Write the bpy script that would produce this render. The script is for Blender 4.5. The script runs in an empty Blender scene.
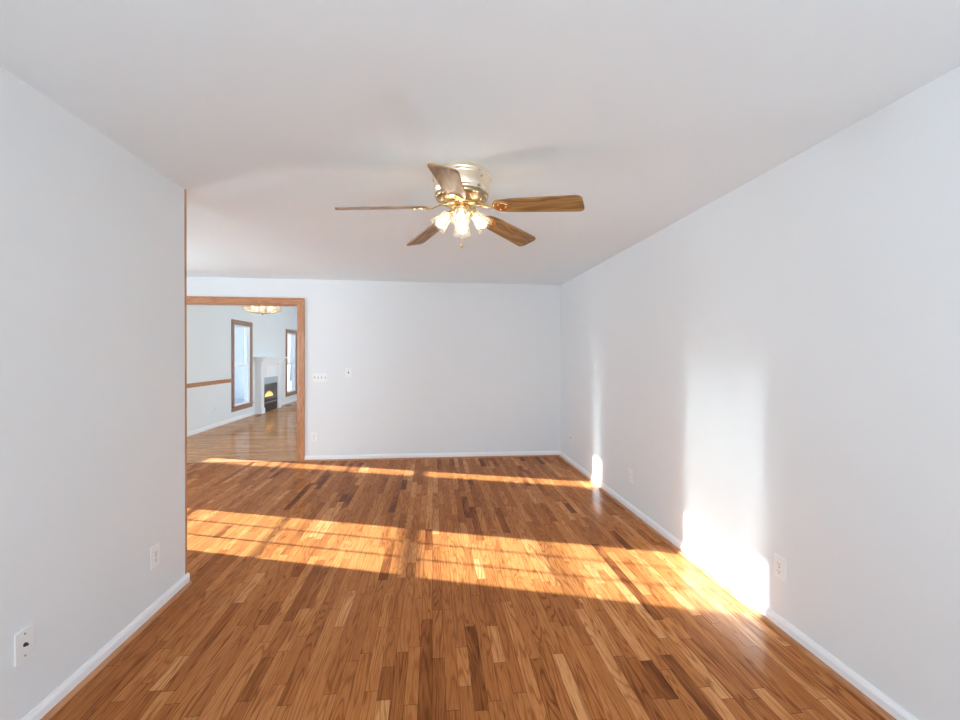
import bpy, bmesh, math, random
from mathutils import Matrix, Vector

random.seed(7)
S = bpy.context.scene
COL = S.collection
PI = math.pi

# ------------------------------------------------------------------ camera
YAW, PITCH, ROLL, CAM_H, F_PX = 0.10705, -0.00997, 0.00436, 1.4282, 436.25
fh = Vector((math.sin(YAW), math.cos(YAW), 0)); rh = Vector((math.cos(YAW), -math.sin(YAW), 0)); up = Vector((0, 0, 1))
F = fh * math.cos(PITCH) + up * math.sin(PITCH)
U0 = up * math.cos(PITCH) - fh * math.sin(PITCH)
R = rh * math.cos(ROLL) + U0 * math.sin(ROLL)
U = U0 * math.cos(ROLL) - rh * math.sin(ROLL)
cam_data = bpy.data.cameras.new('camera')
cam_data.sensor_width = 36.0
cam_data.lens = 36.0 * F_PX / 960.0
cam_data.clip_start = 0.05
cam_data.clip_end = 300
cam = bpy.data.objects.new('camera', cam_data)
COL.objects.link(cam)
M = Matrix(((R.x, U.x, -F.x, 0), (R.y, U.y, -F.y, 0), (R.z, U.z, -F.z, CAM_H), (0, 0, 0, 1)))
cam.matrix_world = M
S.camera = cam

# ------------------------------------------------------------------ view
S.view_settings.view_transform = 'Standard'
S.view_settings.look = 'None'
S.view_settings.gamma = 1.0
S.view_settings.use_curve_mapping = False
S.view_settings.exposure = 0.27
S.cycles.use_denoising = True
S.cycles.blur_glossy = 0.0
S.cycles.caustics_reflective = True
S.cycles.max_bounces = 14
S.cycles.diffuse_bounces = 8
S.cycles.transparent_max_bounces = 16
S.cycles.sample_clamp_indirect = 0
S.cycles.use_guiding = True
S.cycles.use_surface_guiding = True

# ------------------------------------------------------------------ world
W = bpy.data.worlds.new('world'); S.world = W; W.use_nodes = True
nt = W.node_tree; nt.nodes.clear()
wo = nt.nodes.new('ShaderNodeOutputWorld'); bg = nt.nodes.new('ShaderNodeBackground')
tc = nt.nodes.new('ShaderNodeTexCoord'); sep = nt.nodes.new('ShaderNodeSeparateXYZ')
rp = nt.nodes.new('ShaderNodeValToRGB')
rp.color_ramp.elements[0].position = 0.0; rp.color_ramp.elements[0].color = (0.93, 0.97, 1.0, 1)
rp.color_ramp.elements[1].position = 0.6; rp.color_ramp.elements[1].color = (0.50, 0.70, 1.0, 1)
nt.links.new(tc.outputs['Generated'], sep.inputs[0]); nt.links.new(sep.outputs['Z'], rp.inputs[0])
nt.links.new(rp.outputs[0], bg.inputs[0]); nt.links.new(bg.outputs[0], wo.inputs[0])
bg.inputs[1].default_value = 1.35

# ------------------------------------------------------------------ sun and added fill lamps
SUN_DIR = Vector((1.0, -0.328, -0.285)).normalized()
sd = bpy.data.lights.new('sun', 'SUN'); sd.energy = 33.0; sd.angle = math.radians(0.53); sd.color = (0.88, 0.98, 1.0)
sun = bpy.data.objects.new('sun', sd); COL.objects.link(sun)
sun.rotation_euler = SUN_DIR.to_track_quat('-Z', 'Y').to_euler()
sun.location = (-12, 8, 6)

def fill_lamp(name, loc, direction, w, h, energy, color=(0.90, 0.96, 1.0)):
    l = bpy.data.lights.new(name, 'AREA'); l.shape = 'RECTANGLE'; l.size = w; l.size_y = h; l.energy = energy; l.color = color
    o = bpy.data.objects.new(name, l); COL.objects.link(o); o.location = loc
    o.rotation_euler = Vector(direction).to_track_quat('-Z', 'Y').to_euler()
    return o
# added fill lamps in place of skylight, each standing just outside its window
fill_lamp('fill_rear', (0.15, -1.98, 1.40), (0, 1, 0.45), 2.9, 1.7, 84)
fill_lamp('fill_side', (-2.9, -2.0, 1.35), (0, 1, 0.6), 1.9, 1.7, 110)
fill_lamp('fill_west', (-4.75, 4.6, 1.3), (1, 0, 0.7), 0.8, 1.7, 80)
fill_lamp('fill_dining', (0.4, 8.2, 1.35), (-1, 0, 0), 2.2, 1.7, 44)
fill_lamp('fill_family', (0.4, 12.0, 1.5), (-1, 0, 0), 3.6, 2.0, 74)

# ------------------------------------------------------------------ materials
def new_mat(name):
    m = bpy.data.materials.new(name); m.use_nodes = True
    return m, m.node_tree, m.node_tree.nodes['Principled BSDF']

class N:
    """tiny helper to chain math nodes"""
    def __init__(s, nt): s.nt = nt
    def node(s, t, **k):
        n = s.nt.nodes.new(t)
        for a, b in k.items(): setattr(n, a, b)
        return n
    def put(s, sock, v):
        if hasattr(v, 'links') or isinstance(v, bpy.types.NodeSocket): s.nt.links.new(v, sock)
        else: sock.default_value = v
    def m(s, op, a, b=0.0, c=0.0):
        n = s.node('ShaderNodeMath', operation=op)
        s.put(n.inputs[0], a); s.put(n.inputs[1], b)
        if op in ('MULTIPLY_ADD', 'SMOOTH_MIN', 'SMOOTH_MAX', 'COMPARE'): s.put(n.inputs[2], c)
        return n.outputs[0]
    def xyz(s, x, y, z):
        n = s.node('ShaderNodeCombineXYZ'); s.put(n.inputs[0], x); s.put(n.inputs[1], y); s.put(n.inputs[2], z); return n.outputs[0]
    def noise(s, v, scale, detail=3, rough=0.5, dist=0.0):
        n = s.node('ShaderNodeTexNoise'); s.put(n.inputs['Vector'], v)
        n.inputs['Scale'].default_value = scale; n.inputs['Detail'].default_value = detail
        n.inputs['Roughness'].default_value = rough; n.inputs['Distortion'].default_value = dist
        return n.outputs[0]
    def white(s, v):
        n = s.node('ShaderNodeTexWhiteNoise', noise_dimensions='3D'); s.put(n.inputs['Vector'], v); return n
    def ramp(s, f, stops):
        n = s.node('ShaderNodeValToRGB'); e = n.color_ramp.elements
        e[0].position, e[0].color = stops[0][0], (*stops[0][1], 1)
        e[1].position, e[1].color = stops[-1][0], (*stops[-1][1], 1)
        for p, c in stops[1:-1]:
            q = e.new(p); q.color = (*c, 1)
        s.put(n.inputs[0], f); return n.outputs[0]
    def mix(s, f, a, b, blend='MIX'):
        n = s.node('ShaderNodeMix', data_type='RGBA', blend_type=blend)
        s.put(n.inputs[0], f); s.put(n.inputs[6], a if not isinstance(a, tuple) else (*a, 1)); s.put(n.inputs[7], b if not isinstance(b, tuple) else (*b, 1))
        return n.outputs[2]

def plain(name, color, rough=0.5, metal=0.0, bump=0.0, bscale=60, spec=0.5, var=0.03):
    m, nt, p = new_mat(name); n = N(nt)
    tc = n.node('ShaderNodeTexCoord')
    f = n.noise(tc.outputs['Object'], 3.0, 2)
    c2 = tuple(max(0, c * (1 - var)) for c in color)
    nt.links.new(n.mix(f, tuple(color), c2), p.inputs['Base Color'])
    p.inputs['Roughness'].default_value = rough; p.inputs['Metallic'].default_value = metal
    p.inputs['Specular IOR Level'].default_value = spec
    if bump:
        b = n.node('ShaderNodeBump'); b.inputs['Strength'].default_value = bump; b.inputs['Distance'].default_value = 0.002
        nt.links.new(n.noise(tc.outputs['Object'], bscale, 3), b.inputs['Height']); nt.links.new(b.outputs[0], p.inputs['Normal'])
    return m

def floor_mat(name, along='Y', bw=0.057, stops=None, rough=0.10, clear=0.155):
    """strip oak: random lengths, per board tone, cathedral grain"""
    m, nt, p = new_mat(name); n = N(nt)
    tc = n.node('ShaderNodeTexCoord'); sp = n.node('ShaderNodeSeparateXYZ'); nt.links.new(tc.outputs['Object'], sp.inputs[0])
    ax, ay = (sp.outputs[0], sp.outputs[1]) if along == 'Y' else (sp.outputs[1], sp.outputs[0])
    u = n.m('DIVIDE', ax, bw); col = n.m('FLOOR', u); fu = n.m('FRACT', u)
    rc = n.white(n.xyz(col, 3.7, 1.1)).outputs[0]
    rc2 = n.white(n.xyz(col, 9.2, 5.5)).outputs[0]
    ln = n.m('MULTIPLY_ADD', rc2, 0.8, 0.75)
    v = n.m('DIVIDE', n.m('MULTIPLY_ADD', rc, 7.0, ay), ln)
    # jitter joints by a second split so lengths differ inside one row
    row = n.m('FLOOR', v); fv = n.m('FRACT', v)
    cut = n.m('MULTIPLY_ADD', n.white(n.xyz(col, row, 2.2)).outputs[0], 0.56, 0.22)
    second = n.m('GREATER_THAN', fv, cut)
    bid = n.m('MULTIPLY_ADD', second, 0.5, row)
    wn = n.white(n.xyz(col, bid, 0.3)); r1 = wn.outputs[0]
    wn2 = n.white(n.xyz(bid, col, 7.3)); r2 = wn2.outputs[0]
    # grain coordinates, shifted per board
    gx = n.m('MULTIPLY_ADD', r1, 31.0, ax); gy = n.m('MULTIPLY_ADD', r2, 47.0, ay)
    base = n.noise(n.xyz(n.m('MULTIPLY', gx, 11.0), n.m('MULTIPLY', gy, 0.85), r1), 1.0, 2, 0.45, 0.2)
    rings = n.m('SINE', n.m('MULTIPLY', base, 96.0))
    rings = n.m('POWER', n.m('MULTIPLY_ADD', rings, 0.5, 0.5), 4.0)
    fib = n.noise(n.xyz(n.m('MULTIPLY', gx, 420.0), n.m('MULTIPLY', gy, 9.0), 0.0), 1.0, 3, 0.6)
    fib = n.m('MULTIPLY', n.m('MAXIMUM', n.m('SUBTRACT', fib, 0.48), 0.0), 3.6)
    blot = n.noise(n.xyz(n.m('MULTIPLY', gx, 8.0), n.m('MULTIPLY', gy, 1.6), 2.0), 1.0, 3, 0.6)
    st = stops or [(0.0, (0.19, 0.058, 0.017)), (0.05, (0.31, 0.103, 0.029)), (0.2, (0.42, 0.150, 0.044)), (0.6, (0.50, 0.190, 0.057)), (0.9, (0.58, 0.236, 0.078)), (1.0, (0.70, 0.33, 0.13))]
    tone = n.ramp(n.m('MULTIPLY_ADD', n.m('SUBTRACT', blot, 0.5), 0.45, r2), st)
    dark = n.mix(1.0, tone, (0.42, 0.30, 0.22), 'MULTIPLY')
    gamt = n.m('MULTIPLY', n.m('MULTIPLY', rings, 0.8), n.m('MULTIPLY_ADD', r1, 0.55, 0.5))
    c = n.mix(gamt, tone, dark)
    c = n.mix(n.m('MINIMUM', n.m('MULTIPLY', fib, 0.95), 0.8), c, dark)
    # rare knots / mineral streaks
    kn = n.noise(n.xyz(n.m('MULTIPLY', gx, 20.0), n.m('MULTIPLY', gy, 5.0), 5.0), 1.0, 2, 0.5, 0.8)
    kn = n.m('MULTIPLY', n.m('MAXIMUM', n.m('SUBTRACT', kn, 0.70), 0.0), 9.0)
    c = n.mix(n.m('MINIMUM', kn, 0.75), c, (0.07, 0.028, 0.012))
    # joints
    e = n.m('MINIMUM', fu, n.m('SUBTRACT', 1.0, fu)); e = n.m('MULTIPLY', e, bw)
    g1 = n.m('LESS_THAN', e, 0.0009)
    dv1 = n.m('MULTIPLY', n.m('MINIMUM', fv, n.m('SUBTRACT', 1.0, fv)), ln)
    dv2 = n.m('MULTIPLY', n.m('ABSOLUTE', n.m('SUBTRACT', fv, cut)), ln)
    g2 = n.m('LESS_THAN', n.m('MINIMUM', dv1, dv2), 0.0012)
    gap = n.m('MAXIMUM', g1, g2)
    c = n.mix(n.m('MULTIPLY', gap, 0.8), c, (0.045, 0.018, 0.008))
    nt.links.new(c, p.inputs['Base Color'])
    rr = n.m('MULTIPLY_ADD', n.noise(tc.outputs['Object'], 9.0, 3), 0.04, rough - 0.02)
    # eased edges and slight crowning per board so reflections break at the joints
    edge = n.m('MINIMUM', n.m('DIVIDE', e, 0.004), 1.0)
    tilt = n.m('MULTIPLY', n.m('MULTIPLY', n.m('SUBTRACT', r1, 0.5), n.m('SUBTRACT', fu, 0.5)), 0.5)
    hgt = n.m('ADD', n.m('MULTIPLY', edge, 0.35), tilt)
    hgt = n.m('ADD', hgt, n.m('MULTIPLY', n.noise(n.xyz(n.m('MULTIPLY', ax, 5.0), n.m('MULTIPLY', ay, 2.0), 0.0), 1.0, 2), 0.8))
    b = n.node('ShaderNodeBump'); b.inputs['Strength'].default_value = 0.16; b.inputs['Distance'].default_value = 0.0010
    nt.links.new(hgt, b.inputs['Height'])
    # satin varnish: a clear lobe and a soft lobe over the stained wood
    nt.nodes.remove(p)
    df = n.node('ShaderNodeBsdfDiffuse'); nt.links.new(c, df.inputs[0]); nt.links.new(b.outputs[0], df.inputs['Normal'])
    g1_ = n.node('ShaderNodeBsdfGlossy'); nt.links.new(rr, g1_.inputs['Roughness']); nt.links.new(b.outputs[0], g1_.inputs['Normal'])
    g2_ = n.node('ShaderNodeBsdfGlossy'); g2_.inputs['Roughness'].default_value = 0.34; nt.links.new(b.outputs[0], g2_.inputs['Normal'])
    fr = n.node('ShaderNodeFresnel'); fr.inputs[0].default_value = 1.42; nt.links.new(b.outputs[0], fr.inputs['Normal'])
    m1 = n.node('ShaderNodeMixShader'); nt.links.new(n.m('MULTIPLY', fr.outputs[0], 0.25), m1.inputs[0]); nt.links.new(df.outputs[0], m1.inputs[1]); nt.links.new(g2_.outputs[0], m1.inputs[2])
    m2 = n.node('ShaderNodeMixShader'); nt.links.new(n.m('MULTIPLY', fr.outputs[0], clear), m2.inputs[0]); nt.links.new(m1.outputs[0], m2.inputs[1]); nt.links.new(g1_.outputs[0], m2.inputs[2])
    nt.links.new(m2.outputs[0], nt.nodes['Material Output'].inputs[0])
    return m

def wood_mat(name, light, dark, axis='X', scale=1.0, rough=0.35, rings=40.0):
    m, nt, p = new_mat(name); n = N(nt)
    tc = n.node('ShaderNodeTexCoord'); sp = n.node('ShaderNodeSeparateXYZ'); nt.links.new(tc.outputs['Object'], sp.inputs[0])
    o = {'X': (0, 1, 2), 'Y': (1, 0, 2), 'Z': (2, 0, 1)}[axis]
    l, a, b_ = (sp.outputs[i] for i in o)
    oi = n.node('ShaderNodeObjectInfo')
    l = n.m('MULTIPLY_ADD', oi.outputs['Random'], 5.0, l)
    base = n.noise(n.xyz(n.m('MULTIPLY', l, 2.2 * scale), n.m('MULTIPLY', a, 14.0 * scale), n.m('MULTIPLY', b_, 14.0 * scale)), 1.0, 2, 0.5, 0.3)
    rg = n.m('MULTIPLY_ADD', n.m('SINE', n.m('MULTIPLY', base, rings)), 0.5, 0.5)
    fib = n.noise(n.xyz(n.m('MULTIPLY', l, 12.0), n.m('MULTIPLY', a, 380.0), n.m('MULTIPLY', b_, 380.0)), 1.0, 2)
    f = n.m('MULTIPLY_ADD', rg, 0.6, n.m('MULTIPLY', fib, 0.4))
    nt.links.new(n.mix(f, tuple(light), tuple(dark)), p.inputs['Base Color'])
    p.inputs['Roughness'].default_value = rough
    return m

def thin_glass(name, tint=(1, 1, 1), gloss=0.06, milk=0.0, rib=False, milk_col=(1, 0.97, 0.9)):
    m = bpy.data.materials.new(name); m.use_nodes = True; nt = m.node_tree; nt.nodes.clear(); n = N(nt)
    out = n.node('ShaderNodeOutputMaterial'); tr = n.node('ShaderNodeBsdfTransparent'); tr.inputs[0].default_value = (*tint, 1)
    gl = n.node('ShaderNodeBsdfGlossy'); gl.inputs['Roughness'].default_value = 0.2 if rib else 0.03
    lw = n.node('ShaderNodeLayerWeight'); lw.inputs[0].default_value = 0.35
    f = n.m('MINIMUM', n.m('MULTIPLY_ADD', lw.outputs['Fresnel'], 0.08 if rib else 0.3, gloss), 1.0)
    mx = n.node('ShaderNodeMixShader'); nt.links.new(f, mx.inputs[0]); nt.links.new(tr.outputs[0], mx.inputs[1]); nt.links.new(gl.outputs[0], mx.inputs[2])
    last = mx.outputs[0]
    if milk:
        tl = n.node('ShaderNodeBsdfTranslucent'); tl.inputs[0].default_value = (*milk_col, 1)
        df = n.node('ShaderNodeBsdfDiffuse'); df.inputs[0].default_value = (*milk_col, 1)
        ad = n.node('ShaderNodeMixShader'); ad.inputs[0].default_value = 0.5
        nt.links.new(tl.outputs[0], ad.inputs[1]); nt.links.new(df.outputs[0], ad.inputs[2])
        m2 = n.node('ShaderNodeMixShader')
        if rib:
            tc = n.node('ShaderNodeTexCoord'); sp = n.node('ShaderNodeSeparateXYZ'); nt.links.new(tc.outputs['Object'], sp.inputs[0])
            an = n.m('ARCTAN2', sp.outputs[1], sp.outputs[0])
            w = n.m('POWER', n.m('MULTIPLY_ADD', n.m('SINE', n.m('MULTIPLY', an, 16.0)), 0.5, 0.5), 2.0)
            nt.links.new(n.m('MULTIPLY_ADD', w, milk * 0.9, milk * 0.5), m2.inputs[0])
        else: m2.inputs[0].default_value = milk
        nt.links.new(last, m2.inputs[1]); nt.links.new(ad.outputs[0], m2.inputs[2]); last = m2.outputs[0]
    nt.links.new(last, out.inputs[0])
    return m

def emit(name, color, strength):
    m = bpy.data.materials.new(name); m.use_nodes = True; nt = m.node_tree; nt.nodes.clear()
    o = nt.nodes.new('ShaderNodeOutputMaterial'); e = nt.nodes.new('ShaderNodeEmission')
    e.inputs[0].default_value = (*color, 1); e.inputs[1].default_value = strength
    nt.links.new(e.outputs[0], o.inputs[0]); return m

MAT = dict(
    wall=plain('wall_paint', (0.745, 0.795, 0.828), 0.55, bump=0.12, bscale=180, spec=0.3, var=0.012),
    ceil=plain('ceiling_paint', (0.79, 0.895, 0.962), 0.8, bump=0.1, bscale=120, spec=0.2, var=0.01),
    white=plain('trim_paint', (0.83, 0.86, 0.90), 0.3, var=0.01),
    plate=plain('plate_plastic', (0.81, 0.84, 0.86), 0.3, var=0.01),
    slot=plain('dark_slot', (0.03, 0.03, 0.03), 0.6),
    gap=plain('grey_gap', (0.22, 0.22, 0.23), 0.7),
    floor=floor_mat('oak_strip_floor', 'Y'),
    floor2=floor_mat('oak_strip_floor_dining', 'X', stops=[(0.0, (0.52, 0.24, 0.085)), (0.4, (0.64, 0.32, 0.12)), (0.75, (0.70, 0.36, 0.14)), (1.0, (0.78, 0.44, 0.19))], clear=0.5),
    oak=wood_mat('oak_trim', (0.56, 0.27, 0.13), (0.36, 0.155, 0.068), 'Y'),
    oakz=wood_mat('oak_trim_upright', (0.56, 0.27, 0.13), (0.36, 0.155, 0.068), 'Z'),
    oakx=wood_mat('oak_trim_level', (0.56, 0.27, 0.13), (0.36, 0.155, 0.068), 'X'),
    frame=wood_mat('stained_window_casing', (0.38, 0.21, 0.15), (0.25, 0.135, 0.095), 'Z'),
    blade=wood_mat('oak_blade', (0.46, 0.27, 0.10), (0.15, 0.07, 0.022), 'X', 1.0, 0.42, 30.0),
    brass=plain('polished_brass', (0.92, 0.72, 0.42), 0.16, 1.0, var=0.05),
    brasslight=plain('lacquered_brass', (1.0, 0.86, 0.68), 0.20, 1.0, var=0.03),
    brassold=plain('antique_brass', (0.55, 0.42, 0.26), 0.28, 1.0, var=0.2),
    glass=thin_glass('window_glass', (0.97, 0.98, 0.98), 0.02),
    shade=thin_glass('ribbed_glass_shade', (0.95, 0.93, 0.88), 0.01, 0.11, True, (1.0, 0.93, 0.78)),
    bowl=thin_glass('lit_glass_panel', (1, 0.95, 0.85), 0.08, 0.65, False, (1.0, 0.93, 0.78)),
    bulb=emit('bulb_glow', (1.0, 0.95, 0.86), 14.0),
    bulb2=emit('chandelier_bulb_glow', (1.0, 0.92, 0.78), 14.0),
    fire=emit('gas_flame', (1.0, 0.42, 0.08), 4.0),
    black=plain('black_metal', (0.025, 0.025, 0.027), 0.35),
    firebox=plain('firebox_brick', (0.06, 0.05, 0.045), 0.8, bump=0.5),
    log=plain('ceramic_log', (0.16, 0.08, 0.04), 0.9, bump=1.0, bscale=30, var=0.5),
    slate=plain('hearth_slate', (0.05, 0.035, 0.03), 0.3),
    snow=plain('frosted_lawn', (0.62, 0.66, 0.70), 0.9, bump=0.3, bscale=3),
    siding=plain('pale_siding', (0.70, 0.75, 0.80), 0.7),
    roof=plain('roof_shingle', (0.14, 0.14, 0.15), 0.9),
    bark=plain('grey_bark', (0.17, 0.15, 0.14), 0.9, bump=1, bscale=12, var=0.3),
    outer=plain('exterior_clapboard', (0.7, 0.7, 0.68), 0.8),
    red=plain('chain_fob_wood', (0.30, 0.15, 0.06), 0.4),
)

# ------------------------------------------------------------------ mesh helpers
def link(name, bm, mat, parent=None, smooth=False, M=None):
    me = bpy.data.meshes.new(name)
    bmesh.ops.recalc_face_normals(bm, faces=bm.faces)
    bm.to_mesh(me); bm.free()
    if smooth:
        for p in me.polygons: p.use_smooth = True
    me.materials.append(mat)
    o = bpy.data.objects.new(name, me); COL.objects.link(o)
    if parent: o.parent = parent
    if M is not None: o.matrix_local = M
    return o

def box(bm, x0, x1, y0, y1, z0, z1, bev=0.0):
    vs = [bm.verts.new((x, y, z)) for x in (x0, x1) for y in (y0, y1) for z in (z0, z1)]
    idx = [(0, 1, 3, 2), (4, 6, 7, 5), (0, 4, 5, 1), (2, 3, 7, 6), (0, 2, 6, 4), (1, 5, 7, 3)]
    fs = [bm.faces.new([vs[i] for i in f]) for f in idx]
    if bev:
        es = list({e for f in fs for e in f.edges})
        bmesh.ops.bevel(bm, geom=es, offset=bev, segments=2, profile=0.5, affect='EDGES')
    return vs

def lathe(bm, prof, seg=32, M=None, cap=True):
    rings = []
    for r, z in prof:
        ring = []
        for i in range(seg):
            a = 2 * PI * i / seg
            v = Vector((r * math.cos(a), r * math.sin(a), z))
            ring.append(bm.verts.new(M @ v if M else v))
        rings.append(ring)
    for a, b in zip(rings, rings[1:]):
        for i in range(seg):
            j = (i + 1) % seg
            bm.faces.new((a[i], a[j], b[j], b[i]))
    if cap:
        if prof[0][0] > 1e-5: bm.faces.new(rings[0][::-1])
        if prof[-1][0] > 1e-5: bm.faces.new(rings[-1])
    return rings

def tube(bm, pts, rad, seg=8, M=None):
    pts = [Vector(p) for p in pts]
    if not hasattr(rad, '__len__'): rad = [rad] * len(pts)
    rings = []
    prev = None
    for i, p in enumerate(pts):
        d = (pts[min(i + 1, len(pts) - 1)] - pts[max(i - 1, 0)]).normalized()
        if prev is None:
            a = Vector((0, 0, 1)) if abs(d.z) < 0.9 else Vector((1, 0, 0))
            n1 = d.cross(a).normalized()
        else:
            n1 = (prev - d * prev.dot(d)).normalized()
        prev = n1; n2 = d.cross(n1)
        ring = []
        for k in range(seg):
            t = 2 * PI * k / seg
            v = p + (n1 * math.cos(t) + n2 * math.sin(t)) * rad[i]
            ring.append(bm.verts.new(M @ v if M else v))
        rings.append(ring)
    for a, b in zip(rings, rings[1:]):
        for k in range(seg):
            j = (k + 1) % seg
            bm.faces.new((a[k], a[j], b[j], b[k]))
    bm.faces.new(rings[0][::-1]); bm.faces.new(rings[-1])

def prism(bm, outline, z0, z1, bev=0.0):
    lo = [bm.verts.new((x, y, z0)) for x, y in outline]; hi = [bm.verts.new((x, y, z1)) for x, y in outline]
    f1 = bm.faces.new(lo[::-1]); f2 = bm.faces.new(hi)
    n = len(lo)
    for i in range(n):
        j = (i + 1) % n; bm.faces.new((lo[i], lo[j], hi[j], hi[i]))
    if bev:
        es = list(set(f1.edges) | set(f2.edges))
        bmesh.ops.bevel(bm, geom=es, offset=bev, segments=2, profile=0.5, affect='EDGES')

def sweep(bm, prof, A, B, nrm):
    """prof (offset from wall, height) swept from A to B; nrm points into the room"""
    A = Vector(A); B = Vector(B); nrm = Vector(nrm)
    ra = [bm.verts.new(A + nrm * o + Vector((0, 0, z))) for o, z in prof]
    rb = [bm.verts.new(B + nrm * o + Vector((0, 0, z))) for o, z in prof]
    n = len(prof)
    for i in range(n):
        j = (i + 1) % n; bm.faces.new((ra[i], ra[j], rb[j], rb[i]))
    bm.faces.new(ra[::-1]); bm.faces.new(rb)

def structure(o): o['kind'] = 'structure'; return o
def tag(o, label, cat, group=None):
    o['label'] = label; o['category'] = cat
    if group: o['group'] = group
    return o
def empty(name, loc=(0, 0, 0), rotz=0.0):
    o = bpy.data.objects.new(name, None); COL.objects.link(o); o.location = loc; o.rotation_euler = (0, 0, rotz)
    o.empty_display_size = 0.1; return o

def wall_boxes(bm, axis, c0, c1, a0, a1, z1, holes, z0=0.0):
    """wall slab between c0,c1 across; runs a0..a1 along; holes (h0,h1,zb,zt)"""
    def b(p0, p1, q0, q1):
        if p1 - p0 < 1e-4 or q1 - q0 < 1e-4: return
        if axis == 'Y': box(bm, c0, c1, p0, p1, q0, q1)
        else: box(bm, p0, p1, c0, c1, q0, q1)
    cur = a0
    for h0, h1, zb, zt in sorted(holes):
        b(cur, h0, z0, z1); b(h0, h1, z0, zb); b(h0, h1, zt, z1); cur = h1
    b(cur, a1, z0, z1)

# ------------------------------------------------------------------ measured plan
XR, XL, YB, YE, H = 1.8116, -1.5137, 6.079, 2.852, 2.44
WT = 0.12
XW = -4.25                    # inner face of the outer left wall shared by all rooms
YR = -1.7                     # wall behind the camera
CAP = 0.022
WZ0, WZ1, WMID = 0.335, 2.055, 1.180
# window glass spans on the outer left wall (Y ranges)
WIN = [(4.190, 4.985), (6.330, 6.795), (9.875, 10.675), (13.29, 14.06)]
WEDGE = 0.03
HOLES = [(a - WEDGE, b + WEDGE, WZ0 - WEDGE, WZ1 + WEDGE) for a, b in WIN]
DX0, DX1, DZ = -3.320, -1.802, 2.100   # cased doorway in the back wall
YD = YB + WT

# ------------------------------------------------------------------ shell
bm = bmesh.new(); box(bm, XW - 0.12, XR + 0.12, YR - 0.12, YB + 0.02, -0.1, 0.0)
structure(link('floor', bm, MAT['floor']))
bm = bmesh.new(); box(bm, XW - 0.12, 0.2, YB + 0.02, 15.0, -0.1, 0.0)
structure(link('floor_dining', bm, MAT['floor2']))
bm = bmesh.new(); box(bm, XW - 0.12, XR + 0.12, YR - 0.12, YB + WT, H, H + 0.1)
structure(link('ceiling', bm, MAT['ceil']))
bm = bmesh.new(); box(bm, XW, 0.2, YB + WT, 9.35, H, H + 0.1)
structure(link('ceiling_dining', bm, MAT['ceil']))
bm = bmesh.new()   # vaulted ceiling of the far room
vs = [bm.verts.new(v) for v in [(XW - .12, 9.35, 3.45), (0.2, 9.35, 3.45), (0.2, 12.9, 3.45), (XW - .12, 12.9, 3.45)]]
ws = [bm.verts.new(v) for v in [(XW - .12, 15.0, 2.19), (0.2, 15.0, 2.19)]]
xs = [bm.verts.new(v.co + Vector((0, 0, 0.1))) for v in vs + ws]
for f in [(vs[0], vs[1], vs[2], vs[3]), (vs[3], vs[2], ws[1], ws[0]), (xs[0], xs[1], xs[2], xs[3]), (xs[3], xs[2], xs[5], xs[4]),
          (vs[0], vs[3], xs[3], xs[0]), (vs[3], ws[0], xs[4], xs[3]), (vs[1], vs[2], xs[2], xs[1]), (vs[2], ws[1], xs[5], xs[2]), (vs[0], vs[1], xs[1], xs[0]), (ws[0], ws[1], xs[5], xs[4])]:
    bm.faces.new(f)
structure(link('ceiling_vault', bm, MAT['ceil']))
bm = bmesh.new(); box(bm, XW, 0.2, 9.25, 9.35, H + 0.1, 3.45)
structure(link('wall_bulkhead', bm, MAT['wall']))

bm = bmesh.new(); wall_boxes(bm, 'Y', XR, XR + WT, YR - .12, YB + WT, H, [])
structure(link('wall_right', bm, MAT['wall']))
bm = bmesh.new(); wall_boxes(bm, 'Y', XL - WT, XL, YR, YE, H, [])
structure(link('wall_left', bm, MAT['wall']))
bm = bmesh.new(); wall_boxes(bm, 'X', YB, YB + WT, XW, XR, H, [(DX0, DX1, 0.0, DZ)])
structure(link('wall_back', bm, MAT['wall']))
bm = bmesh.new(); wall_boxes(bm, 'X', YR - WT, YR, XW, XR, H, [(-1.3, 1.6, 0.5, 2.25), (-3.85, -1.95, 0.5, 2.2)])
structure(link('wall_front', bm, MAT['wall']))
bm = bmesh.new(); wall_boxes(bm, 'Y', XW - WT, XW, YR - .12, 15.0, 3.45, HOLES)
structure(link('wall_outer', bm, MAT['wall']))
bm = bmesh.new(); wall_boxes(bm, 'Y', 0.2, 0.32, YB + WT, 15.0, 3.45, [(7.1, 9.1, 0.5, 2.1), (10.3, 13.7, 0.5, 2.5)])
structure(link('wall_far_right', bm, MAT['wall']))
bm = bmesh.new(); box(bm, XW, 0.2, 14.85, 14.97, 0, 2.19)
structure(link('wall_far', bm, MAT['wall']))

# wood board capping the free end of the left wall, seen as a thin brown line
bm = bmesh.new(); box(bm, XL - WT - 0.002, XL + 0.001, YE, YE + CAP, 0.0, H, 0.002)
structure(link('trim_1', bm, MAT['oakz']))

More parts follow.
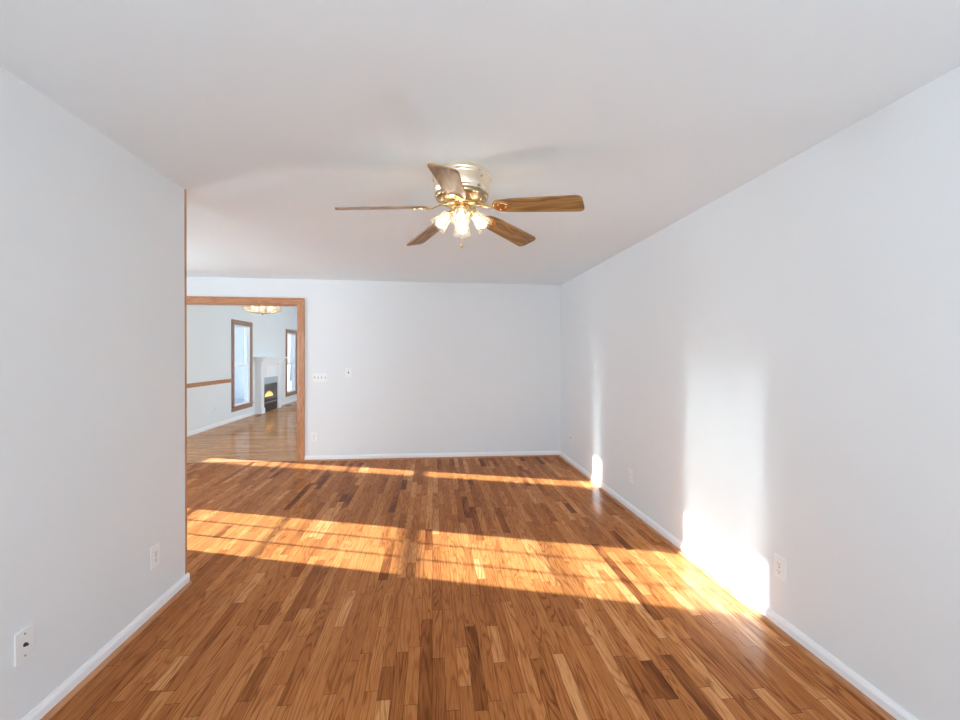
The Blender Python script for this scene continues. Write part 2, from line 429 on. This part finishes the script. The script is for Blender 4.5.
# ------------------------------------------------------------------ baseboards
BASE = [(0, 0), (0.013, 0), (0.013, 0.050), (0.010, 0.059), (0.006, 0.066), (0.004, 0.072), (0, 0.072)]
SHOE = [(0.013, 0), (0.031, 0), (0.030, 0.007), (0.026, 0.013), (0.020, 0.017), (0.013, 0.019)]
def base(side, A, B, nrm, shoe=True):
    bm = bmesh.new(); sweep(bm, BASE, A, B, nrm)
    structure(link('baseboard_' + side, bm, MAT['white']))
    if shoe:
        bm = bmesh.new(); sweep(bm, SHOE, A, B, nrm)
        structure(link('baseboard_' + side + '_shoe', bm, MAT['oak']))
base('right', (XR, YR, 0), (XR, YB, 0), (-1, 0, 0))
base('left', (XL, YR, 0), (XL, YE + CAP + 0.004, 0), (1, 0, 0))
base('back', (DX1 + 0.087, YB, 0), (XR - 0.013, YB, 0), (0, -1, 0))
base('outer', (XW, YR, 0), (XW, YB, 0), (1, 0, 0))
base('outer_dining', (XW, YD, 0), (XW, 10.93, 0), (1, 0, 0), False)
base('outer_far', (XW, 12.46, 0), (XW, 14.85, 0), (1, 0, 0), False)
base('far', (XW, 14.85, 0), (0.2, 14.85, 0), (0, -1, 0), False)
bm = bmesh.new(); box(bm, XL - WT, XL + 0.013, YE + CAP, YE + CAP + 0.004, 0, 0.070, 0.001)
structure(link('baseboard_left_end', bm, MAT['white']))

# ------------------------------------------------------------------ cased doorway
CW = 0.087
d1 = empty('door_1', (0, 0, 0)); structure(d1)
CP = [(0.0, 0.0), (0.012, 0.0), (0.018, 0.012), (0.018, CW - 0.018), (0.022, CW - 0.012), (0.022, CW), (0, CW)]
def casing_side(x_in, sgn, y, ny, name):
    bm = bmesh.new()
    prof = [(x_in + sgn * w, y + ny * t) for t, w in CP]
    lo = [bm.verts.new((x, yy, 0)) for x, yy in prof]
    hi = [bm.verts.new((x, yy, DZ + (w if True else 0))) for (x, yy), (t, w) in zip(prof, CP)]
    n = len(lo)
    for i in range(n): bm.faces.new((lo[i], lo[(i + 1) % n], hi[(i + 1) % n], hi[i]))
    bm.faces.new(lo); bm.faces.new(hi[::-1])
    return link(name, bm, MAT['oakz'], d1)
def casing_top(y, ny, name):
    bm = bmesh.new()
    a = [bm.verts.new((DX0 - w, y + ny * t, DZ + w)) for t, w in CP]
    b = [bm.verts.new((DX1 + w, y + ny * t, DZ + w)) for t, w in CP]
    n = len(a)
    for i in range(n): bm.faces.new((a[i], a[(i + 1) % n], b[(i + 1) % n], b[i]))
    bm.faces.new(a); bm.faces.new(b[::-1])
    return link(name, bm, MAT['oakx'], d1)
for y, ny in ((YB, -1), (YD, 1)):
    casing_side(DX0, -1, y, ny, 'casing'); casing_side(DX1, 1, y, ny, 'casing'); casing_top(y, ny, 'head_casing')
for x0, x1 in ((DX0, DX0 + 0.012), (DX1 - 0.012, DX1)):
    bm = bmesh.new(); box(bm, x0, x1, YB - 0.001, YD + 0.001, 0, DZ); link('jamb', bm, MAT['oakz'], d1)
bm = bmesh.new(); box(bm, DX0 + .012, DX1 - .012, YB - 0.001, YD + 0.001, DZ - 0.012, DZ); link('head_jamb', bm, MAT['oakx'], d1)
bm = bmesh.new(); box(bm, DX0 + .012, DX1 - .012, YB, YB + 0.07, 0.0, 0.004, 0.0015)
structure(link('trim_2', bm, MAT['oakx']))

# ------------------------------------------------------------------ windows of the outer wall
def window(i, y0, y1, cas_mat, split=3):
    w = empty('window_%d' % i, (XW, (y0 + y1) / 2, 0)); structure(w)
    xs = -0.05                                        # sash plane, relative to the inner wall face
    hw = (y1 - y0) / 2; g = 0.002
    bm = bmesh.new()                                  # jambs lining the opening
    for s in (-1, 1): box(bm, -0.118, 0.0, s * (hw + WEDGE - g), s * (hw + 0.006), WZ0 - WEDGE + g, WZ1 + WEDGE - g)
    box(bm, -0.118, 0.0, -hw - 0.006, hw + 0.006, WZ1 + 0.006, WZ1 + WEDGE - g); box(bm, -0.118, 0.0, -hw - 0.006, hw + 0.006, WZ0 - WEDGE + g, WZ0 - 0.006)
    link('window_jamb', bm, MAT['white'], w)
    bm = bmesh.new()                                  # casing boards on the wall face
    c = 0.105
    box(bm, 0, 0.02, -hw - 0.02 - c, -hw - 0.02, WZ0 - 0.02, WZ1 + 0.02, 0.003); box(bm, 0, 0.02, hw + 0.02, hw + 0.02 + c, WZ0 - 0.02, WZ1 + 0.02, 0.003)
    box(bm, 0, 0.022, -hw - 0.02 - c, hw + 0.02 + c, WZ1 + 0.02, WZ1 + 0.02 + c, 0.003)
    link('window_casing', bm, cas_mat, w)
    bm = bmesh.new(); box(bm, 0.0, 0.045, -hw - 0.02 - c, hw + 0.02 + c, WZ0 - 0.045, WZ0 - 0.02, 0.004)
    box(bm, 0, 0.018, -hw - 0.02 - c, hw + 0.02 + c, WZ0 - 0.13, WZ0 - 0.045, 0.003); link('window_sill', bm, cas_mat, w)
    for nm, za, zb, xo in (('lower_sash', WZ0 - 0.006, WMID + 0.016, xs), ('upper_sash', WMID - 0.016, WZ1 + 0.006, xs - 0.03)):
        bm = bmesh.new(); t = 0.012
        box(bm, xo, xo + 0.028, -hw - 0.006, -hw + t, za, zb); box(bm, xo, xo + 0.028, hw - t, hw + 0.006, za, zb)
        box(bm, xo, xo + 0.028, -hw + t, hw - t, za, za + 0.032 if nm == 'upper_sash' else za + 0.02)
        box(bm, xo, xo + 0.028, -hw + t, hw - t, zb - 0.032 if nm == 'lower_sash' else zb - 0.02, zb)
        for k in range(1, split):
            yy = -hw + 2 * hw * k / split
            box(bm, xo + 0.006, xo + 0.022, yy - 0.008, yy + 0.008, za + 0.02, zb - 0.02)
        for zz in (((0.862, 0.600) if nm == 'lower_sash' else (1.47, 1.76)) if split == 3 else ()):
            box(bm, xo + 0.007, xo + 0.021, -hw + t, hw - t, zz - 0.008, zz + 0.008)
        sash = link(nm, bm, MAT['white'], w)
        bm = bmesh.new(); box(bm, xo + 0.012, xo + 0.016, -hw + 0.001, hw - 0.001, za + 0.004, zb - 0.004)
        link('window_glass', bm, MAT['glass'], sash)
    return w
window(1, *WIN[2], MAT['frame'], 0)
window(2, *WIN[3], MAT['frame'], 0)
window(3, *WIN[0], MAT['oakz'])
window(4, *WIN[1], MAT['oakz'], 2)

# unseen windows, behind camera and far right, added for fill light (frames with glass)
def added_window(i, axis, c, a0, a1, z0, z1, n):
    w = empty('window_%d' % i); structure(w)
    def b(bm, p0, p1, q0, q1, d0=-0.02, d1=0.02):
        if axis == 'X': box(bm, p0, p1, c + d0, c + d1, q0, q1)
        else: box(bm, c + d0, c + d1, p0, p1, q0, q1)
    bm = bmesh.new(); t = 0.045
    b(bm, a0, a0 + t, z0, z1); b(bm, a1 - t, a1, z0, z1); b(bm, a0 + t, a1 - t, z0, z0 + t); b(bm, a0 + t, a1 - t, z1 - t, z1)
    for k in range(1, n):
        x = a0 + (a1 - a0) * k / n; b(bm, x - t / 2, x + t / 2, z0 + t, z1 - t)
    link('window_frame', bm, MAT['white'], w)
    bm = bmesh.new(); b(bm, a0 + t, a1 - t, z0 + t, z1 - t, -0.003, 0.003); link('window_glass', bm, MAT['glass'], w)
added_window(5, 'X', YR - 0.06, -1.3, 1.6, 0.5, 2.25, 3)
added_window(6, 'X', YR - 0.06, -3.85, -1.95, 0.5, 2.2, 2)
added_window(7, 'Y', 0.26, 7.1, 9.1, 0.5, 2.1, 2)
added_window(8, 'Y', 0.26, 10.3, 13.7, 0.5, 2.5, 4)

# oak chair rail on the dining side of the outer wall
bm = bmesh.new(); RAIL = [(0, 0.842), (0.010, 0.842), (0.016, 0.855), (0.016, 0.890), (0.024, 0.905), (0.024, 0.918), (0, 0.918)]
sweep(bm, RAIL, (XW, 7.0, 0), (XW, WIN[2][0] - 0.126, 0), (1, 0, 0))
structure(link('trim_3', bm, MAT['oak']))

# ------------------------------------------------------------------ wall plates.  local: x across, z up, -y out of the wall
def plate(name, loc, facing, w=0.074, h=0.118):
    o = empty(name, loc, facing)
    bm = bmesh.new(); box(bm, -w / 2, w / 2, -0.006, 0, -h / 2, h / 2, 0.002)
    link('cover_plate', bm, MAT['plate'], o)
    return o
def screw(o, x, z, mat=None):
    bm = bmesh.new(); lathe(bm, [(0.0035, 0), (0.0035, 0.0015), (0.0, 0.002)], 12, Matrix.Translation((x, -0.006, z)) @ Matrix.Rotation(PI / 2, 4, 'X'))
    link('screw', bm, mat or MAT['gap'], o)
def duplex(loc, facing, label, group=None):
    o = plate('wall_outlet', loc, facing)
    for s in (-1, 1):
        bm = bmesh.new()
        pts = [(0.0165 * math.cos(a) , 0.0145 * math.sin(a)) for a in [2 * PI * k / 24 for k in range(24)]]
        vs0 = [bm.verts.new((max(-.0155, min(.0155, x)), -0.006, s * 0.0195 + z)) for x, z in pts]; vs1 = [bm.verts.new((v.co.x, -0.0085, v.co.z)) for v in vs0]
        for i in range(24): bm.faces.new((vs0[i], vs0[(i + 1) % 24], vs1[(i + 1) % 24], vs1[i]))
        bm.faces.new(vs1)
        r = link('receptacle', bm, MAT['plate'], o)
        bm = bmesh.new()
        for x, hh in ((-0.0065, 0.009), (0.0065, 0.0075)): box(bm, x - 0.0013, x + 0.0013, -0.0090, -0.0084, s * 0.0195 + 0.003 - hh / 2, s * 0.0195 + 0.003 + hh / 2)
        box(bm, -0.0026, 0.0026, -0.0090, -0.0084, s * 0.0195 - 0.0105, s * 0.0195 - 0.0055)
        link('slots', bm, MAT['slot'], r)
    screw(o, 0, 0)
    return tag(o, label, 'outlet', group)
FR, FL, FB = -PI / 2, PI / 2, 0.0      # wall on the right faces -x; left faces +x; back faces -y
duplex((XR, 2.092, 0.325), FR, 'white duplex wall outlet low on the right wall, beside the brightest sun patch')
duplex((XR, 3.835, 0.325), FR, 'small white wall outlet low on the right wall, between the two sun patches')
duplex((XL, 2.555, 0.322), FL, 'white duplex wall outlet low on the left wall, near its free end')
duplex((-1.594, YB, 0.322), FB, 'white duplex wall outlet low on the back wall, beside the wood door casing')
duplex((XW, 9.05, 0.36), FL, 'faint white wall outlet under the wooden chair rail beyond the doorway')

o = plate('cable_plate', (XL, 1.785, 0.345), FL)
bm = bmesh.new(); Mx = Matrix.Translation((0, -0.006, 0)) @ Matrix.Rotation(PI / 2, 4, 'X')
lathe(bm, [(0.0075, 0), (0.0075, 0.003), (0.0048, 0.003), (0.0048, 0.010), (0.0, 0.010)], 12, Mx); link('coax_socket', bm, MAT['slot'], o)
screw(o, 0, 0.041); screw(o, 0, -0.041)
tag(o, 'white cable wall plate with dark round socket, low on the left wall near the camera', 'wall plate')

o = plate('phone_plate', (XR, 5.585, 0.345), FR)
bm = bmesh.new(); box(bm, -0.007, 0.007, -0.0075, -0.006, -0.012, 0.022); link('jack_socket', bm, MAT['gap'], o)
tag(o, 'white wall plate with a dark jack low on the right wall, near the far corner', 'wall plate')

o = plate('switch_plate', (-1.517, YB, 1.124), FB, 0.185, 0.118)
for k in range(4):
    x = -0.069 + 0.046 * k
    bm = bmesh.new(); box(bm, x - 0.0055, x + 0.0055, -0.0075, -0.006, -0.0125, 0.0125); tf = link('toggle_slot', bm, MAT['gap'], o)
    bm = bmesh.new(); box(bm, x - 0.004, x + 0.004, -0.017, -0.0075, 0.001 if k % 2 else -0.009, 0.009 if k % 2 else -0.001, 0.001); link('toggle', bm, MAT['plate'], tf)
tag(o, 'wide plate of four light switches on the back wall beside the door casing', 'light switch')

o = plate('switch_plate', (-1.142, YB, 1.190), FB, 0.078, 0.122)
bm = bmesh.new(); box(bm, -0.007, 0.007, -0.0078, -0.006, -0.014, 0.016); tf = link('control_slot', bm, MAT['gap'], o)
bm = bmesh.new(); box(bm, -0.004, 0.004, -0.016, -0.0078, -0.004, 0.006, 0.001); link('toggle', bm, MAT['slot'], tf)
screw(o, 0, 0.035)
tag(o, 'single white wall control with dark toggle on the back wall, right of the four switches', 'light switch')

# ------------------------------------------------------------------ ceiling fan
FX, FY = 0.155, 2.440
fan = empty('ceiling_fan', (FX, FY, H))
tag(fan, 'brass hugger ceiling fan with five oak blades and four lit glass shades', 'ceiling fan')
def zf(z): return z - H
bm = bmesh.new()
lathe(bm, [(0.160, 0), (0.166, -0.006), (0.166, -0.026), (0.158, -0.032), (0.157, -0.040), (0.157, zf(2.345)), (0.153, zf(2.335)), (0.146, zf(2.326)), (0.146, zf(2.322)), (0.10, zf(2.322)), (0.0, zf(2.322))], 64)
link('motor_housing', bm, MAT['brasslight'], fan, True)
bm = bmesh.new()
lathe(bm, [(0.147, zf(2.3215)), (0.150, zf(2.313)), (0.140, zf(2.295)), (0.120, zf(2.283)), (0.088, zf(2.276)), (0.0, zf(2.276))], 64)
vb = link('vent_bowl', bm, MAT['brassold'], fan, True)
bm = bmesh.new()
for k in range(10):
    a = 2 * PI * k / 10 + 0.2
    pts = []
    for q in range(17):
        t = 2 * PI * q / 16
        rr = 0.128 + 0.016 * math.sin(t); aa = a + 0.20 * math.cos(t)
        z = zf(2.296 + 0.011 * math.sin(t)) - 0.004
        pts.append((rr * math.cos(aa), rr * math.sin(aa), z))
    tube(bm, pts, 0.0042, 6)
link('scroll_ring', bm, MAT['brass'], vb, True)
for k in range(3):
    a = 1.2 + 2 * PI * k / 3; bm = bmesh.new()
    lathe(bm, [(0.005, 0), (0.005, 0.003), (0, 0.004)], 10, Matrix.Rotation(a, 4, 'Z') @ Matrix.Translation((0.157, 0, zf(2.385))) @ Matrix.Rotation(PI / 2, 4, 'Y'))
    link('housing_screw', bm, MAT['brassold'], fan)
bm = bmesh.new()
lathe(bm, [(0.085, zf(2.2755)), (0.085, zf(2.262)), (0.062, zf(2.256)), (0.0, zf(2.256))], 48)
link('hub', bm, MAT['brass'], fan, True)
bm = bmesh.new()
lathe(bm, [(0.050, zf(2.2555)), (0.058, zf(2.245)), (0.058, zf(2.222)), (0.048, zf(2.205)), (0.030, zf(2.192)), (0.016, zf(2.186)), (0.010, zf(2.176)), (0, zf(2.172))], 40)
link('light_fitter', bm, MAT['brass'], fan, True)

def blade_outline():
    pts = []
    r0, r1, w0, w1, c = 0.185, 0.674, 0.050, 0.067, 0.028
    for k in range(9):                                   # rounded root
        t = PI / 2 + PI * k / 8
        pts.append((r0 + 0.045 + 0.045 * math.cos(t), w0 * math.sin(t) ))
    pts = [(x, y) for x, y in pts]
    pts.append((0.30, -0.058))
    for k in range(7):
        t = -PI / 2 + (PI / 2) * k / 6
        pts.append((r1 - c + c * math.cos(t), -w1 + c + c * math.sin(t)))
    for k in range(7):
        t = (PI / 2) * k / 6
        pts.append((r1 - c + c * math.cos(t), w1 - c + c * math.sin(t)))
    pts.append((0.30, 0.058))
    return pts
def iron_mesh():
    bm = bmesh.new()
    # leaf plate under the blade root
    pts = []
    for k in range(40):
        t = 2 * PI * k / 40
        rr = 0.034 + 0.010 * abs(math.cos(1.5 * t))
        pts.append((0.238 + rr * math.cos(t) * 1.15, rr * math.sin(t) * 0.95))
    prism(bm, pts, -0.0095, -0.0045, 0.001)
    for x, y in ((0.262, 0.0), (0.226, 0.022), (0.226, -0.022)):
        lathe(bm, [(0.006, -0.0095), (0.006, -0.012), (0, -0.0135)], 10, Matrix.Translation((x, y, 0)))
    # neck with two bars curving in to the hub
    for s in (-1, 1):
        tube(bm, [(0.075, s * 0.012, 0.014), (0.105, s * 0.018, 0.016), (0.135, s * 0.012, 0.006), (0.165, s * 0.004, -0.006), (0.200, s * 0.006, -0.008)], [0.0045, 0.0045, 0.004, 0.004, 0.004], 8)
    return bm
TAU, DROOP, TH0 = math.radians(15.0), 0.098, math.radians(187.55)
blade_me = iron_me = None
for k in range(5):
    th = TH0 + 2 * PI * k / 5
    Mb = Matrix.Translation((0, 0, zf(2.2576))) @ Matrix.Rotation(th, 4, 'Z') @ Matrix.Rotation(math.atan(DROOP), 4, 'Y') @ Matrix.Rotation(-TAU, 4, 'X')
    if k == 0:
        bm = bmesh.new(); prism(bm, blade_outline(), -0.004, 0.004, 0.0015)
        bl = link('blade', bm, MAT['blade'], fan, False, Mb)
        ir = link('blade_iron', iron_mesh(), MAT['brass'], fan, False, Mb)
    else:
        b2 = bl.copy(); COL.objects.link(b2); b2.parent = fan; b2.matrix_local = Mb
        i2 = ir.copy(); COL.objects.link(i2); i2.parent = fan; i2.matrix_local = Mb

for k in range(4):
    a = math.radians(264.5 + 90 * k)
    Ml = Matrix.Rotation(a, 4, 'Z')
    tilt = math.radians(48)
    bm = bmesh.new()
    tube(bm, [(0.040, 0, zf(2.236)), (0.056, 0, zf(2.234)), (0.064, 0, zf(2.224)), (0.064 + 0.012, 0, zf(2.224) - 0.012)], [0.009, 0.010, 0.012, 0.016], 12)
    arm = link('lamp_arm', bm, MAT['brass'], fan, True, Ml)
    Ms = Ml @ Matrix.Translation((0.066, 0, zf(2.222))) @ Matrix.Rotation(PI / 2 + tilt, 4, 'Y')     # local z runs out along the shade
    bm = bmesh.new()
    prof_o = [(0.020, 0.0), (0.028, 0.006), (0.031, 0.020), (0.036, 0.045), (0.043, 0.072), (0.050, 0.094), (0.053, 0.104)]
    prof = prof_o + [(r - 0.003, z) for r, z in prof_o[::-1]]
    seg = 48; rings = []
    for r, z in prof:
        ring = []
        for q in range(seg):
            t = 2 * PI * q / seg; sc = 1 + 0.010 * math.cos(16 * t) * min(1, z / 0.03)
            zz = z + (0.0012 * math.cos(8 * t) if z > 0.1 else 0)
            ring.append(bm.verts.new((r * sc * math.cos(t), r * sc * math.sin(t), zz)))
        rings.append(ring)
    for A, B in zip(rings, rings[1:]):
        for q in range(seg): bm.faces.new((A[q], A[(q + 1) % seg], B[(q + 1) % seg], B[q]))
    sh = link('glass_shade', bm, MAT['shade'], fan, True, Ms)
    bm = bmesh.new(); lathe(bm, [(0.0, 0.012), (0.009, 0.012), (0.010, 0.045), (0.013, 0.056), (0.020, 0.064), (0.0235, 0.076), (0.021, 0.088), (0.012, 0.097), (0.0, 0.099)], 24)
    link('bulb', bm, MAT['bulb'], sh, True)
bm = bmesh.new()
for q in range(26): 
    lathe(bm, [(0, -0.0018), (0.0018, 0), (0, 0.0018)], 6, Matrix.Translation((0.002, 0, zf(2.170) - q * 0.0045)))
ch = link('pull_chain', bm, MAT['brass'], fan, True)
bm = bmesh.new(); lathe(bm, [(0, 0), (0.004, -0.003), (0.0065, -0.012), (0.008, -0.020), (0.005, -0.028), (0, -0.030)], 12, Matrix.Translation((0.002, 0, zf(2.055))))
link('chain_fob', bm, MAT['brassold'], ch, True)

# ------------------------------------------------------------------ dining chandelier, mostly hidden by the door head
CX, CY = -2.86, 7.70
cl = empty('chandelier', (CX, CY, H))
tag(cl, 'brass and glass ceiling light glowing warm beyond the cased doorway', 'chandelier')
bm = bmesh.new(); lathe(bm, [(0.07, 0), (0.07, -0.012), (0.03, -0.03), (0.012, -0.035), (0.012, -0.13), (0, -0.13)], 24); link('canopy', bm, MAT['brass'], cl, True)
# bowl of lit glass panels in a brass frame
PR = [(0.13, -0.150), (0.235, -0.185), (0.30, -0.235), (0.285, -0.262), (0.16, -0.305), (0.03, -0.318)]
bm = bmesh.new(); lathe(bm, PR, 48, None, False); link('glass_bowl', bm, MAT['bowl'], cl, True)
bm = bmesh.new()
for k in range(12):
    a = 2 * PI * k / 12 + 0.1
    tube(bm, [((r + 0.003) * math.cos(a), (r + 0.003) * math.sin(a), z - 0.002) for r, z in PR], 0.0035, 6)
for r, z in ((0.302, -0.235), (0.287, -0.263), (0.13, -0.150)):
    tube(bm, [(r * math.cos(2 * PI * q / 40), r * math.sin(2 * PI * q / 40), z) for q in range(41)], 0.004, 6)
link('bowl_frame', bm, MAT['brassold'], cl, True)
bm = bmesh.new(); lathe(bm, [(0, -0.312), (0.03, -0.316), (0.03, -0.324), (0.012, -0.332), (0.016, -0.342), (0, -0.352)], 20); link('finial', bm, MAT['brassold'], cl, True)
for k in range(5):
    a = 2 * PI * k / 5
    bm = bmesh.new(); lathe(bm, [(0, -0.02), (0.018, -0.01), (0.022, 0.008), (0.012, 0.03), (0, 0.035)], 14, Matrix.Translation((0.15 * math.cos(a), 0.15 * math.sin(a), -0.235)))
    link('bulb', bm, MAT['bulb2'], cl, True)
bm = bmesh.new()
for k in range(5):
    a = 2 * PI * k / 5
    tube(bm, [(0.005 * math.cos(a), 0.005 * math.sin(a), -0.125), (0.08 * math.cos(a), 0.08 * math.sin(a), -0.155), (0.15 * math.cos(a), 0.15 * math.sin(a), -0.170), (0.15 * math.cos(a), 0.15 * math.sin(a), -0.203)], 0.005, 6)
link('lamp_holder', bm, MAT['brass'], cl, True)

# ------------------------------------------------------------------ fireplace (local: x out of wall, y along, origin at floor on the wall)
fp = empty('fireplace', (XW, 11.675, 0))
tag(fp, 'white mantel fireplace with burning logs between two tall windows in the far room', 'fireplace')
G = 0.002
L0, L1, W0 = -0.68, 0.68, 0.20       # outer edges of the legs
xf = 0.135
for s in (-1, 1):
    bm = bmesh.new()
    a, b = (L0, L0 + W0) if s < 0 else (L1 - W0, L1)
    box(bm, G, xf, a, b, 0.13, 1.20, 0.003)
    box(bm, G, xf + 0.018, a - 0.012, b + 0.012, 0, 0.13, 0.003)
    for q in range(5):
        yy = a + 0.035 + (W0 - 0.07) * q / 4
        box(bm, xf - 0.001, xf + 0.008, yy - 0.010, yy + 0.010, 0.20, 1.12, 0.003)
    box(bm, G, xf + 0.016, a - 0.010, b + 0.010, 1.15, 1.20, 0.003)
    link('pilaster', bm, MAT['white'], fp)
bm = bmesh.new(); ya, yb = L0 + W0, L1 - W0
box(bm, G, xf - 0.012, ya, yb, 0.865, 1.20)
for z0, z1, y0, y1 in ((0.93, 0.94, ya + .12, yb - .12), (1.12, 1.13, ya + .12, yb - .12), (0.93, 1.13, ya + .12, ya + .13), (0.93, 1.13, yb - .13, yb - .12)):
    box(bm, xf - 0.013, xf - 0.002, y0, y1, z0, z1)
link('lintel_panel', bm, MAT['white'], fp)
bm = bmesh.new()                         # stepped crown under the shelf
for i, (d, z0, z1) in enumerate(((xf + 0.02, 1.20, 1.24), (xf + 0.045, 1.24, 1.275), (xf + 0.07, 1.275, 1.31), (xf + 0.09, 1.31, 1.34))):
    e = 0.02 + 0.025 * i
    box(bm, G, d, L0 - e, L1 + e, z0, z1, 0.003)
link('crown_moulding', bm, MAT['white'], fp)
bm = bmesh.new(); box(bm, G, 0.29, L0 - 0.125, L1 + 0.125, 1.34, 1.372, 0.005); link('mantel_shelf', bm, MAT['white'], fp)
# firebox insert
bm = bmesh.new(); xi = 0.115
box(bm, G, 0.01, ya, yb, 0, 0.865)
box(bm, 0.01, xi, ya, ya + 0.05, 0.0, 0.865); box(bm, 0.01, xi, yb - 0.05, yb, 0, 0.865); box(bm, 0.01, xi, ya + .05, yb - .05, 0.0, 0.05)
link('firebox', bm, MAT['black'], fp)
bm = bmesh.new(); box(bm, 0.012, xi + 0.006, ya + 0.002, yb - 0.002, 0.70, 0.862, 0.002)
for q in range(14):
    yy = ya + 0.07 + (yb - ya - 0.14) * q / 13
    box(bm, xi + 0.004, xi + 0.010, yy - 0.013, yy + 0.013, 0.745, 0.755); box(bm, xi + 0.004, xi + 0.010, yy - 0.013, yy + 0.013, 0.80, 0.81)
link('upper_louver', bm, plain('pale_blue_louver', (0.42, 0.50, 0.57), 0.35), fp)
bm = bmesh.new(); box(bm, 0.012, xi + 0.008, ya + 0.052, yb - 0.052, 0.052, 0.30, 0.002)
lv = link('lower_louver', bm, MAT['black'], fp)
slot_mat = plain('grey_slot_metal', (0.45, 0.47, 0.5), 0.4)
for q in range(12):
    bm = bmesh.new(); yy = ya + 0.10 + (yb - ya - 0.20) * q / 11
    box(bm, xi + 0.0082, xi + 0.010, yy - 0.018, yy + 0.018, 0.215, 0.245)
    link('louver_slot', bm, slot_mat, lv)
bm = bmesh.new()
for y0, z0, y1, z1, x, r in ((-0.30, 0.345, 0.28, 0.35, 0.055, 0.030), (-0.22, 0.36, 0.20, 0.43, 0.06, 0.024), (0.24, 0.35, -0.10, 0.46, 0.045, 0.022)):
    tube(bm, [(x, y0, z0), (x, (y0 + y1) / 2, (z0 + z1) / 2 + 0.01), (x, y1, z1)], [r * .9, r, r * .85], 10)
link('gas_logs', bm, MAT['log'], fp, True)
bm = bmesh.new()
for y, hgt, r in ((-0.26, 0.06, .012), (-0.20, 0.10, .016), (-0.13, 0.13, .018), (-0.07, 0.06, .014), (-0.02, 0.15, .018), (0.05, 0.07, .014), (0.11, 0.12, .016), (0.20, 0.06, .013)):
    lathe(bm, [(0, 0), (r, hgt * .15), (r * 1.15, hgt * .35), (r * .7, hgt * .7), (0, hgt)], 10, Matrix.Translation((0.088, y, 0.37)))
link('flames', bm, MAT['fire'], fp, True)
bm = bmesh.new(); box(bm, xi + 0.001, xi + 0.004, ya + 0.05, yb - 0.05, 0.30, 0.70); link('fire_glass', bm, MAT['glass'], fp)
# floor registers on either side of the fireplace
bm.free()
for yy, lab in ((10.72, 'dark metal floor register left of the far fireplace'), (12.78, 'dark metal floor register right of the far fireplace')):
    o = empty('floor_register', (XW + 0.20, yy, 0)); tag(o, lab, 'floor vent')
    bm = bmesh.new(); box(bm, -0.055, 0.055, -0.16, 0.16, 0, 0.005, 0.001); fr = link('register_frame', bm, plain('bronze_register', (0.10, 0.06, 0.045), 0.45), o)
    bm = bmesh.new()
    for q in range(9): box(bm, -0.04, 0.04, -0.136 + q * 0.032, -0.124 + q * 0.032, 0.0052, 0.0065)
    link('register_slots', bm, MAT['slot'], fr)

# ------------------------------------------------------------------ outdoors
bm = bmesh.new(); box(bm, -70, XW - 0.13, -30, 90, -0.9, -0.6)
structure(link('ground', bm, MAT['snow']))
hs = empty('sun_block_house', (-11.4, 16.9, -0.6)); tag(hs, 'pale house-shaped sun blocker added outside the far windows', 'house')  # house added outside to keep the sun off the far windows
bm = bmesh.new(); box(bm, -2.4, 2.4, -5.5, 5.3, 0, 5.2); link('blocker_wall', bm, MAT['siding'], hs)
bm = bmesh.new()
a = [bm.verts.new(v) for v in [(-2.7, -5.8, 5.2), (2.7, -5.8, 5.2), (0, -5.8, 7.0)]]; b = [bm.verts.new(v) for v in [(-2.7, 5.6, 5.2), (2.7, 5.6, 5.2), (0, 5.6, 7.0)]]
bm.faces.new(a); bm.faces.new(b[::-1])
for i in range(3): bm.faces.new((a[i], a[(i + 1) % 3], b[(i + 1) % 3], b[i]))
link('blocker_roof', bm, MAT['roof'], hs)
def tree(loc, h, r, seed, label):
    t = empty('bare_tree', loc); tag(t, label, 'tree', 'bare trees outside the far windows')
    rnd = random.Random(seed)
    bm = bmesh.new()
    tube(bm, [(0, 0, 0), (0.05, 0.02, h * .3), (-0.03, 0.06, h * .65), (0.05, 0, h)], [r, r * .8, r * .5, r * .1], 10)
    link('trunk', bm, MAT['bark'], t, True)
    bm = bmesh.new()
    for k in range(16):
        z = h * rnd.uniform(.25, .95); a = rnd.uniform(0, 2 * PI); l = (h - z) * .5 + .5
        p0 = Vector((0, 0, z)); p1 = p0 + Vector((math.cos(a) * l * .5, math.sin(a) * l * .5, l * .35)); p2 = p0 + Vector((math.cos(a + .2) * l, math.sin(a + .2) * l, l * .9))
        tube(bm, [p0, p1, p2], [r * .3, r * .2, r * .05], 6)
        for q in range(4):
            s = p0.lerp(p1, .4) if q < 2 else p1; b2 = a + rnd.uniform(-1.2, 1.2)
            tube(bm, [s, s + Vector((math.cos(b2) * l * .35, math.sin(b2) * l * .35, l * .4))], [r * .12, r * .02], 5)
    link('branches', bm, MAT['bark'], t, True)
tree((-11.2, 29.0, -0.6), 9, 0.12, 1, 'bare grey tree seen through the left far window')
tree((-16.0, 40.0, -0.6), 11, 0.22, 2, 'bare grey tree farther off behind the left far window')
tree((-11.0, 35.5, -0.6), 10, 0.14, 3, 'bare grey tree seen through the right far window')
